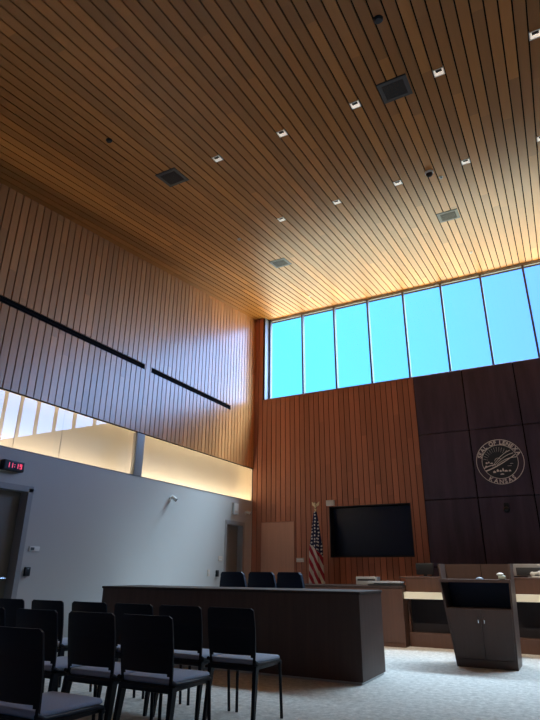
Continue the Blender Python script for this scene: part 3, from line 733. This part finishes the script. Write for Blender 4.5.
# ------------------------------------------------------------------ the long front desk
t = thing('counsel_desk', 'long dark walnut desk in front of the navy chairs', 'desk', (-4.065, 6.20, 0))
hw = 1.885
q = MB(); q.box(-hw, hw, 0.0, 0.03, 0.022, 0.868, 0.002, 1); q.build('front_panel', 'walnut', t, smooth=False)
q = MB(); q.box(hw - 0.03, hw, 0.03, 0.80, 0.022, 0.868, 0.002, 1); q.build('side_panel', 'walnut', t, smooth=False)
q = MB(); q.box(-hw, -hw + 0.03, 0.03, 0.80, 0.022, 0.868, 0.002, 1); q.build('side_panel', 'walnut', t, smooth=False)
q = MB(); q.box(-hw - 0.012, hw + 0.012, -0.012, 0.81, 0.868, 0.898, 0.003, 1); q.build('worktop', 'walnut_top', t, smooth=False)
q = MB(); q.box(-hw + 0.02, hw - 0.012, 0.006, 0.02, 0.0, 0.022); q.box(hw - 0.02, hw - 0.012, 0.02, 0.78, 0.0, 0.022); q.build('lit_floor_strip', 'alu', t, smooth=False)  # pale metal strip added in place of lit floor showing under the panel

# navy office chairs behind the desk
oc = None
def office_chair(loc, rz, lb):
    global oc
    if oc is not None: return dup(oc, loc, lb, rz)
    t = thing('office_chair', lb, 'chair', loc, rz, 'navy chairs behind the long desk'); oc = t
    q = MB(); q.box(-0.215, 0.215, -0.22, 0.26, 0.44, 0.53, 0.035, 3); q.build('seat', 'navy', t)
    bmk = MB()
    nu_, nv_ = 12, 10; P = {}
    for s in (0, 1):
        for j in range(nv_ + 1):
            for i in range(nu_ + 1):
                uu = -1 + 2 * i / nu_; vv = j / nv_
                half = 0.205 + 0.025 * math.sin(PI * min(1, vv * 1.1)) - 0.012 * vv
                cut = 0.035 * max(0, (abs(uu) - 0.8) / 0.2) ** 2 if j == nv_ else 0
                z = 0.57 + 0.525 * vv - cut
                y = -0.24 - 0.06 * vv + 0.05 * uu * uu - (0.05 if s else 0.0)
                P[s, j, i] = bmk.bm.verts.new((half * uu, y, z))
    for j in range(nv_):
        for i in range(nu_):
            bmk.bm.faces.new((P[0, j, i], P[0, j, i + 1], P[0, j + 1, i + 1], P[0, j + 1, i]))
            bmk.bm.faces.new((P[1, j, i], P[1, j + 1, i], P[1, j + 1, i + 1], P[1, j, i + 1]))
    for i in range(nu_):
        bmk.bm.faces.new((P[0, 0, i], P[1, 0, i], P[1, 0, i + 1], P[0, 0, i + 1])); bmk.bm.faces.new((P[0, nv_, i], P[0, nv_, i + 1], P[1, nv_, i + 1], P[1, nv_, i]))
    for j in range(nv_):
        bmk.bm.faces.new((P[0, j, 0], P[0, j + 1, 0], P[1, j + 1, 0], P[1, j, 0])); bmk.bm.faces.new((P[0, j, nu_], P[1, j, nu_], P[1, j + 1, nu_], P[0, j + 1, nu_]))
    bmk.build('backrest', 'navy', t)
    q = MB(); q.box(-0.03, 0.03, -0.30, -0.22, 0.42, 0.62, 0.008); q.build('back_support', 'black', t)
    for s in (-1, 1):
        q = MB(); q.tube([(s * 0.19, -0.02, 0.45), (s * 0.20, -0.02, 0.48), (s * 0.20, -0.02, 0.68)], 0.014); q.box(s * 0.20 - 0.025, s * 0.20 + 0.025, -0.14, 0.12, 0.68, 0.705, 0.008); q.build('armrest', 'black', t)
    q = MB(); q.cyl((0, 0, 0.10), (0, 0, 0.44), 0.028); q.build('column', 'black', t)
    for k_ in range(5):
        a = 2 * PI * k_ / 5 + 0.3; ca, sa = math.cos(a), math.sin(a)
        q = MB(); q.cyl((0.02 * ca, 0.02 * sa, 0.11), (0.19 * ca, 0.19 * sa, 0.075), 0.024, 0.015)
        lg = q.build('base_arm', 'black', t)
        q = MB(); q.cyl((0.19 * ca - 0.02 * sa, 0.19 * sa + 0.02 * ca, 0.03), (0.19 * ca + 0.02 * sa, 0.19 * sa - 0.02 * ca, 0.03), 0.03); q.cyl((0.19 * ca, 0.19 * sa, 0.03), (0.19 * ca, 0.19 * sa, 0.075), 0.009); q.build('caster', 'black', lg)
    return t
office_chair((-4.45, 7.50, 0), 0.0, 'navy high-backed chair behind the desk, leftmost of the three')
office_chair((-3.965, 7.46, 0), 0.05, 'navy high-backed chair behind the desk, middle of the three')
office_chair((-3.46, 7.44, 0), -0.15, 'navy high-backed chair behind the desk, nearest the flag')

# ------------------------------------------------------------------ stacking chairs of the public seating
def stack_chair(loc, lb):
    t = thing('stacking_chair', lb, 'chair', loc, 0.0, 'black stacking chairs in rows facing the desk')
    # front is +y; the back is towards the viewer
    q = MB(); q.box(-0.205, 0.205, -0.17, 0.265, 0.425, 0.462, 0.016, 3)
    for v in q.bm.verts:
        r2 = (v.co.x / 0.205) ** 2; 
        if v.co.z > 0.44: v.co.z += 0.010 * (1 - r2) - 0.012 * max(0, (v.co.y - 0.16) / 0.1) ** 2
        if v.co.y > 0.2: v.co.x *= 0.97
    q.build('seat_pad', 'seat', t)
    q = MB(); q.box(-0.20, 0.20, -0.19, 0.25, 0.385, 0.428, 0.014, 2); q.build('seat_shell', 'chairblack', t)
    for s in (-1, 1):
        q = MB(); q.tube([(s * 0.213, -0.20, 0.455), (s * 0.216, -0.15, 0.432), (s * 0.214, 0.0, 0.425), (s * 0.210, 0.22, 0.420), (s * 0.205, 0.25, 0.41), (s * 0.203, 0.26, 0.385)], 0.0125, 10)
        q.build('side_rail', 'legblack', t)
    # backrest: a bowed plate with rounded top corners, ribs and a cut-out above the seat
    b_ = MB(); nu_, nv_ = 24, 26; P = {}
    def yz(vv, uu):
        z = 0.415 + 0.414 * vv
        y = -0.195 - 0.055 * vv ** 1.3 + 0.022 * uu * uu
        return y, z
    for s in (0, 1):
        for j in range(nv_ + 1):
            vv = j / nv_
            for i in range(nu_ + 1):
                uu = -1 + 2 * i / nu_
                half = 0.2225 - 0.010 * (2 * vv - 1.1) ** 2 - 0.008 * (1 - vv)
                rr = 0.024 / 0.414
                if vv > 1 - rr:
                    e = (vv - (1 - rr)) / rr; half -= 0.024 * (1 - math.sqrt(max(0, 1 - e * e)))
                y, z = yz(vv, uu)
                rib = 0.0045 * (0.5 + 0.5 * math.cos(2 * PI * vv * 13)) if (0.2 < vv < 0.62 and abs(uu) < 0.85) else 0.0
                P[s, j, i] = b_.bm.verts.new((half * uu, y - (0.008 + rib if s else -0.004), z))
    def solid(j, i): return not ((j < 5 and 2 <= i < nu_ - 2) or (j < 4 and 1 <= i < nu_ - 1))
    for j in range(nv_):
        for i in range(nu_):
            if not solid(j, i): continue
            b_.bm.faces.new((P[0, j, i], P[0, j, i + 1], P[0, j + 1, i + 1], P[0, j + 1, i]))
            b_.bm.faces.new((P[1, j, i], P[1, j + 1, i], P[1, j + 1, i + 1], P[1, j, i + 1]))
            for dj, di, e in ((-1, 0, ((j, i), (j, i + 1))), (1, 0, ((j + 1, i), (j + 1, i + 1))), (0, -1, ((j, i), (j + 1, i))), (0, 1, ((j, i + 1), (j + 1, i + 1)))):
                J, I = j + dj, i + di
                if not (0 <= J < nv_ and 0 <= I < nu_) or not solid(J, I):
                    (a1, a2), (c1, c2) = e
                    b_.bm.faces.new((P[0, a1, a2], P[0, c1, c2], P[1, c1, c2], P[1, a1, a2]))
    for v in [v for v in b_.bm.verts if not v.link_faces]: b_.bm.verts.remove(v)
    b_.build('backrest', 'chairblack', t)
    for s in (-1, 1):
        q = MB(); q.cyl((s * 0.203, 0.245, 0.40), (s * 0.212, 0.262, 0.0), 0.0125, 0.0125, 12); q.build('leg', 'legblack', t)
        q = MB(); x = s * 0.203
        q.hexa([(x - 0.016, -0.185, 0.42), (x + 0.016, -0.185, 0.42), (x + 0.016, -0.135, 0.42), (x - 0.016, -0.135, 0.42),
                (x - 0.011 + s * 0.012, -0.232, 0.0), (x + 0.011 + s * 0.012, -0.232, 0.0), (x + 0.011 + s * 0.012, -0.206, 0.0), (x - 0.011 + s * 0.012, -0.206, 0.0)])
        q.build('leg', 'legblack', t, smooth=False)
    q = MB(); q.box(-0.20, 0.20, -0.195, -0.165, 0.385, 0.42, 0.008); q.build('rear_rail', 'chairblack', t)
    return t
rowA, rowB, rowC = 4.30, 3.33, 2.335
names = ['at the aisle end', 'second from the aisle', 'third from the aisle', 'fourth from the aisle', 'fifth from the aisle', 'sixth from the aisle']
c0 = None
for y, xs_, rn in ((rowA, [-2.52, -3.02, -3.53, -4.06, -4.61, -5.16], 'row nearest the desk'), (rowB, [-2.57, -3.06, -3.61, -4.18], 'middle row'), (rowC, [-2.598], 'row closest to the viewer')):
    for i, x in enumerate(xs_):
        lb = 'black stacking chair with grey seat, %s, %s' % (names[i] if len(xs_) > 1 else 'nearest and largest chair', rn)
        if c0 is None: c0 = stack_chair((x, y, 0), lb)
        else: dup(c0, (x, y, 0), lb)

# ------------------------------------------------------------------ light
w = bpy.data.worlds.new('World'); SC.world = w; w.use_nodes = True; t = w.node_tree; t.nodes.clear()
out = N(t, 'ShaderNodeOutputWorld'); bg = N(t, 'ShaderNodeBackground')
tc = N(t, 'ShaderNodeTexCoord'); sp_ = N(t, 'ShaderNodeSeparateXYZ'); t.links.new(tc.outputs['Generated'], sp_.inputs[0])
r = N(t, 'ShaderNodeValToRGB'); cr = r.color_ramp
t.links.new(math_node(t, 'ADD', math_node(t, 'MULTIPLY', sp_.outputs[2], 0.5), 0.5), r.inputs[0])
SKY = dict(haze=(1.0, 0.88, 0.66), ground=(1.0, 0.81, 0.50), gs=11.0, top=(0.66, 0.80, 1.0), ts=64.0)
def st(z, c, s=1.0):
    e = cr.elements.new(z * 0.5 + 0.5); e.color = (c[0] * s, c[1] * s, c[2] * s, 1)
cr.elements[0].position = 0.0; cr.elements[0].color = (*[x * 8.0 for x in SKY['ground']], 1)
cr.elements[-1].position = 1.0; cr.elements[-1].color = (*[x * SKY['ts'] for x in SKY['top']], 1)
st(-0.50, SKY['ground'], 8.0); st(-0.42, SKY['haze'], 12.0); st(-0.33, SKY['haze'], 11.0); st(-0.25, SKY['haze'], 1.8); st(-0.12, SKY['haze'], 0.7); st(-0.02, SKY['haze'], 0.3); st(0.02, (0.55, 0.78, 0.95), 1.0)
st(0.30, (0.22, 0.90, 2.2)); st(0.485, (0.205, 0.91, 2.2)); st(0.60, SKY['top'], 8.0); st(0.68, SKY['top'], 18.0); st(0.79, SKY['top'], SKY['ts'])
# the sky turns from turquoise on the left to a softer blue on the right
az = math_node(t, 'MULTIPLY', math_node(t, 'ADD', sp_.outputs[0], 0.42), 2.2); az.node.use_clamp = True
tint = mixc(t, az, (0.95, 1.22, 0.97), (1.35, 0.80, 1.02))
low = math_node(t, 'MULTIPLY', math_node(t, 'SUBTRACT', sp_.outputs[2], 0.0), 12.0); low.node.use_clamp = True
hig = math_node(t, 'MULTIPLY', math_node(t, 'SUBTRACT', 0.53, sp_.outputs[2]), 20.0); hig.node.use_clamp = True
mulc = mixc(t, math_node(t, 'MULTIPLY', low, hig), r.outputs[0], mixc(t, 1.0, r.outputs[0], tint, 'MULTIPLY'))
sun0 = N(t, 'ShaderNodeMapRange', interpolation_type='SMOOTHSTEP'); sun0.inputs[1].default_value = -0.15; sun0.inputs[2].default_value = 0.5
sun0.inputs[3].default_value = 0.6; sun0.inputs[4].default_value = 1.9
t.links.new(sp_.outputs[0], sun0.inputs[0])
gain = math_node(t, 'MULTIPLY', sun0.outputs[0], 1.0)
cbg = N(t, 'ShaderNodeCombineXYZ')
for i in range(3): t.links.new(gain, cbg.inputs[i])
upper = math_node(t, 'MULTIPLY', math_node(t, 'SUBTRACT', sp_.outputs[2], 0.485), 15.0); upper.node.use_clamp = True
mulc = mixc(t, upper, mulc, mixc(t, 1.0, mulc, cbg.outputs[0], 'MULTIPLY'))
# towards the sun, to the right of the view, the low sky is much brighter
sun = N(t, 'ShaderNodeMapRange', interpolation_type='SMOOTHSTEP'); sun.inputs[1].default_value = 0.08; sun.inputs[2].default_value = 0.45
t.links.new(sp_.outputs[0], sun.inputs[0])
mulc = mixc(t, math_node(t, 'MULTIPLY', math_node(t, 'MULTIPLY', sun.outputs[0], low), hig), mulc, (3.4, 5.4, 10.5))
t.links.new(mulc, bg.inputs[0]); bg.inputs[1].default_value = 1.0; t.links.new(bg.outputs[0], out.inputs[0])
def area(name, loc, rot, sx, sy, power, col, portal=False, parent=None):
    l = bpy.data.lights.new(name, 'AREA'); l.shape = 'RECTANGLE'; l.size = sx; l.size_y = sy; l.energy = power; l.color = col
    o = bpy.data.objects.new(name, l); COL.objects.link(o); o.location = loc; o.rotation_euler = rot
    if portal: l.cycles.is_portal = True
    if parent: o.parent = parent
    return o
area('window_portal', ((W0 + W1) / 2, GY + 0.12, (SILL + 7.215) / 2), (-PI / 2, 0, 0), W1 - W0, 7.215 - SILL, 1, (1, 1, 1), True)
# warm strip lamps lying in the recess behind the glass band
area('recess_strip_light', (XL - 0.16, 3.5, 2.26), (0, PI - 0.25, 0), 0.10, 7.0, 56, (1.0, 0.83, 0.64))
area('recess_strip_light', (XL - 0.16, 9.5, 2.26), (0, PI - 0.25, 0), 0.10, 4.4, 50, (1.0, 0.83, 0.64))
# the ceiling downlights, dimmed, warm
def spot(x, y, tx, ty, power, col, ang=1.1):
    l = bpy.data.lights.new('downlight_lamp', 'SPOT'); l.energy = power; l.color = col; l.spot_size = ang; l.spot_blend = 0.8; l.shadow_soft_size = 0.05
    o = bpy.data.objects.new('downlight_lamp', l); COL.objects.link(o); o.location = (x, y, zc(y) - 0.02)
    d = Vector((tx, ty, 0)) - o.location; o.rotation_euler = d.to_track_quat('-Z', 'Y').to_euler()
for x in xs:
    spot(snap(x), 4.905, x, 9.9, 640, (1.0, 0.86, 0.68), 0.46)

# ------------------------------------------------------------------ camera
F, PIT, YAW, ROL = 541.246, 0.372750457, -0.490443918, 0.00656913
cp, s_, cy, sy = math.cos(PIT), math.sin(PIT), math.cos(YAW), math.sin(YAW)
fw = Vector((sy * cp, cy * cp, s_)); rt = Vector((cy, -sy, 0)); up = rt.cross(fw)
R_ = rt * math.cos(ROL) + up * math.sin(ROL); U_ = up * math.cos(ROL) - rt * math.sin(ROL)
cam = bpy.data.cameras.new('camera'); cam.sensor_fit = 'VERTICAL'; cam.sensor_height = 24.0; cam.lens = F / 720 * 24.0
cam.clip_start = 0.05; cam.clip_end = 200
co = bpy.data.objects.new('camera', cam); COL.objects.link(co)
mt = Matrix.Identity(4)
for i in range(3): mt[i][0] = R_[i]; mt[i][1] = U_[i]; mt[i][2] = -fw[i]
mt[0][3], mt[1][3], mt[2][3] = 0, 0, EYE
co.matrix_world = mt
SC.camera = co
SC.view_settings.view_transform = 'Standard'; SC.view_settings.look = 'None'; SC.view_settings.exposure = 0.0; SC.view_settings.gamma = 1.0
SC.view_settings.use_curve_mapping = False
SC.cycles.use_denoising = True
SC.cycles.max_bounces = 10; SC.cycles.diffuse_bounces = 6; SC.cycles.transparent_max_bounces = 12
SC.cycles.sample_clamp_indirect = 4.0
SC.cycles.caustics_reflective = False; SC.cycles.caustics_refractive = False
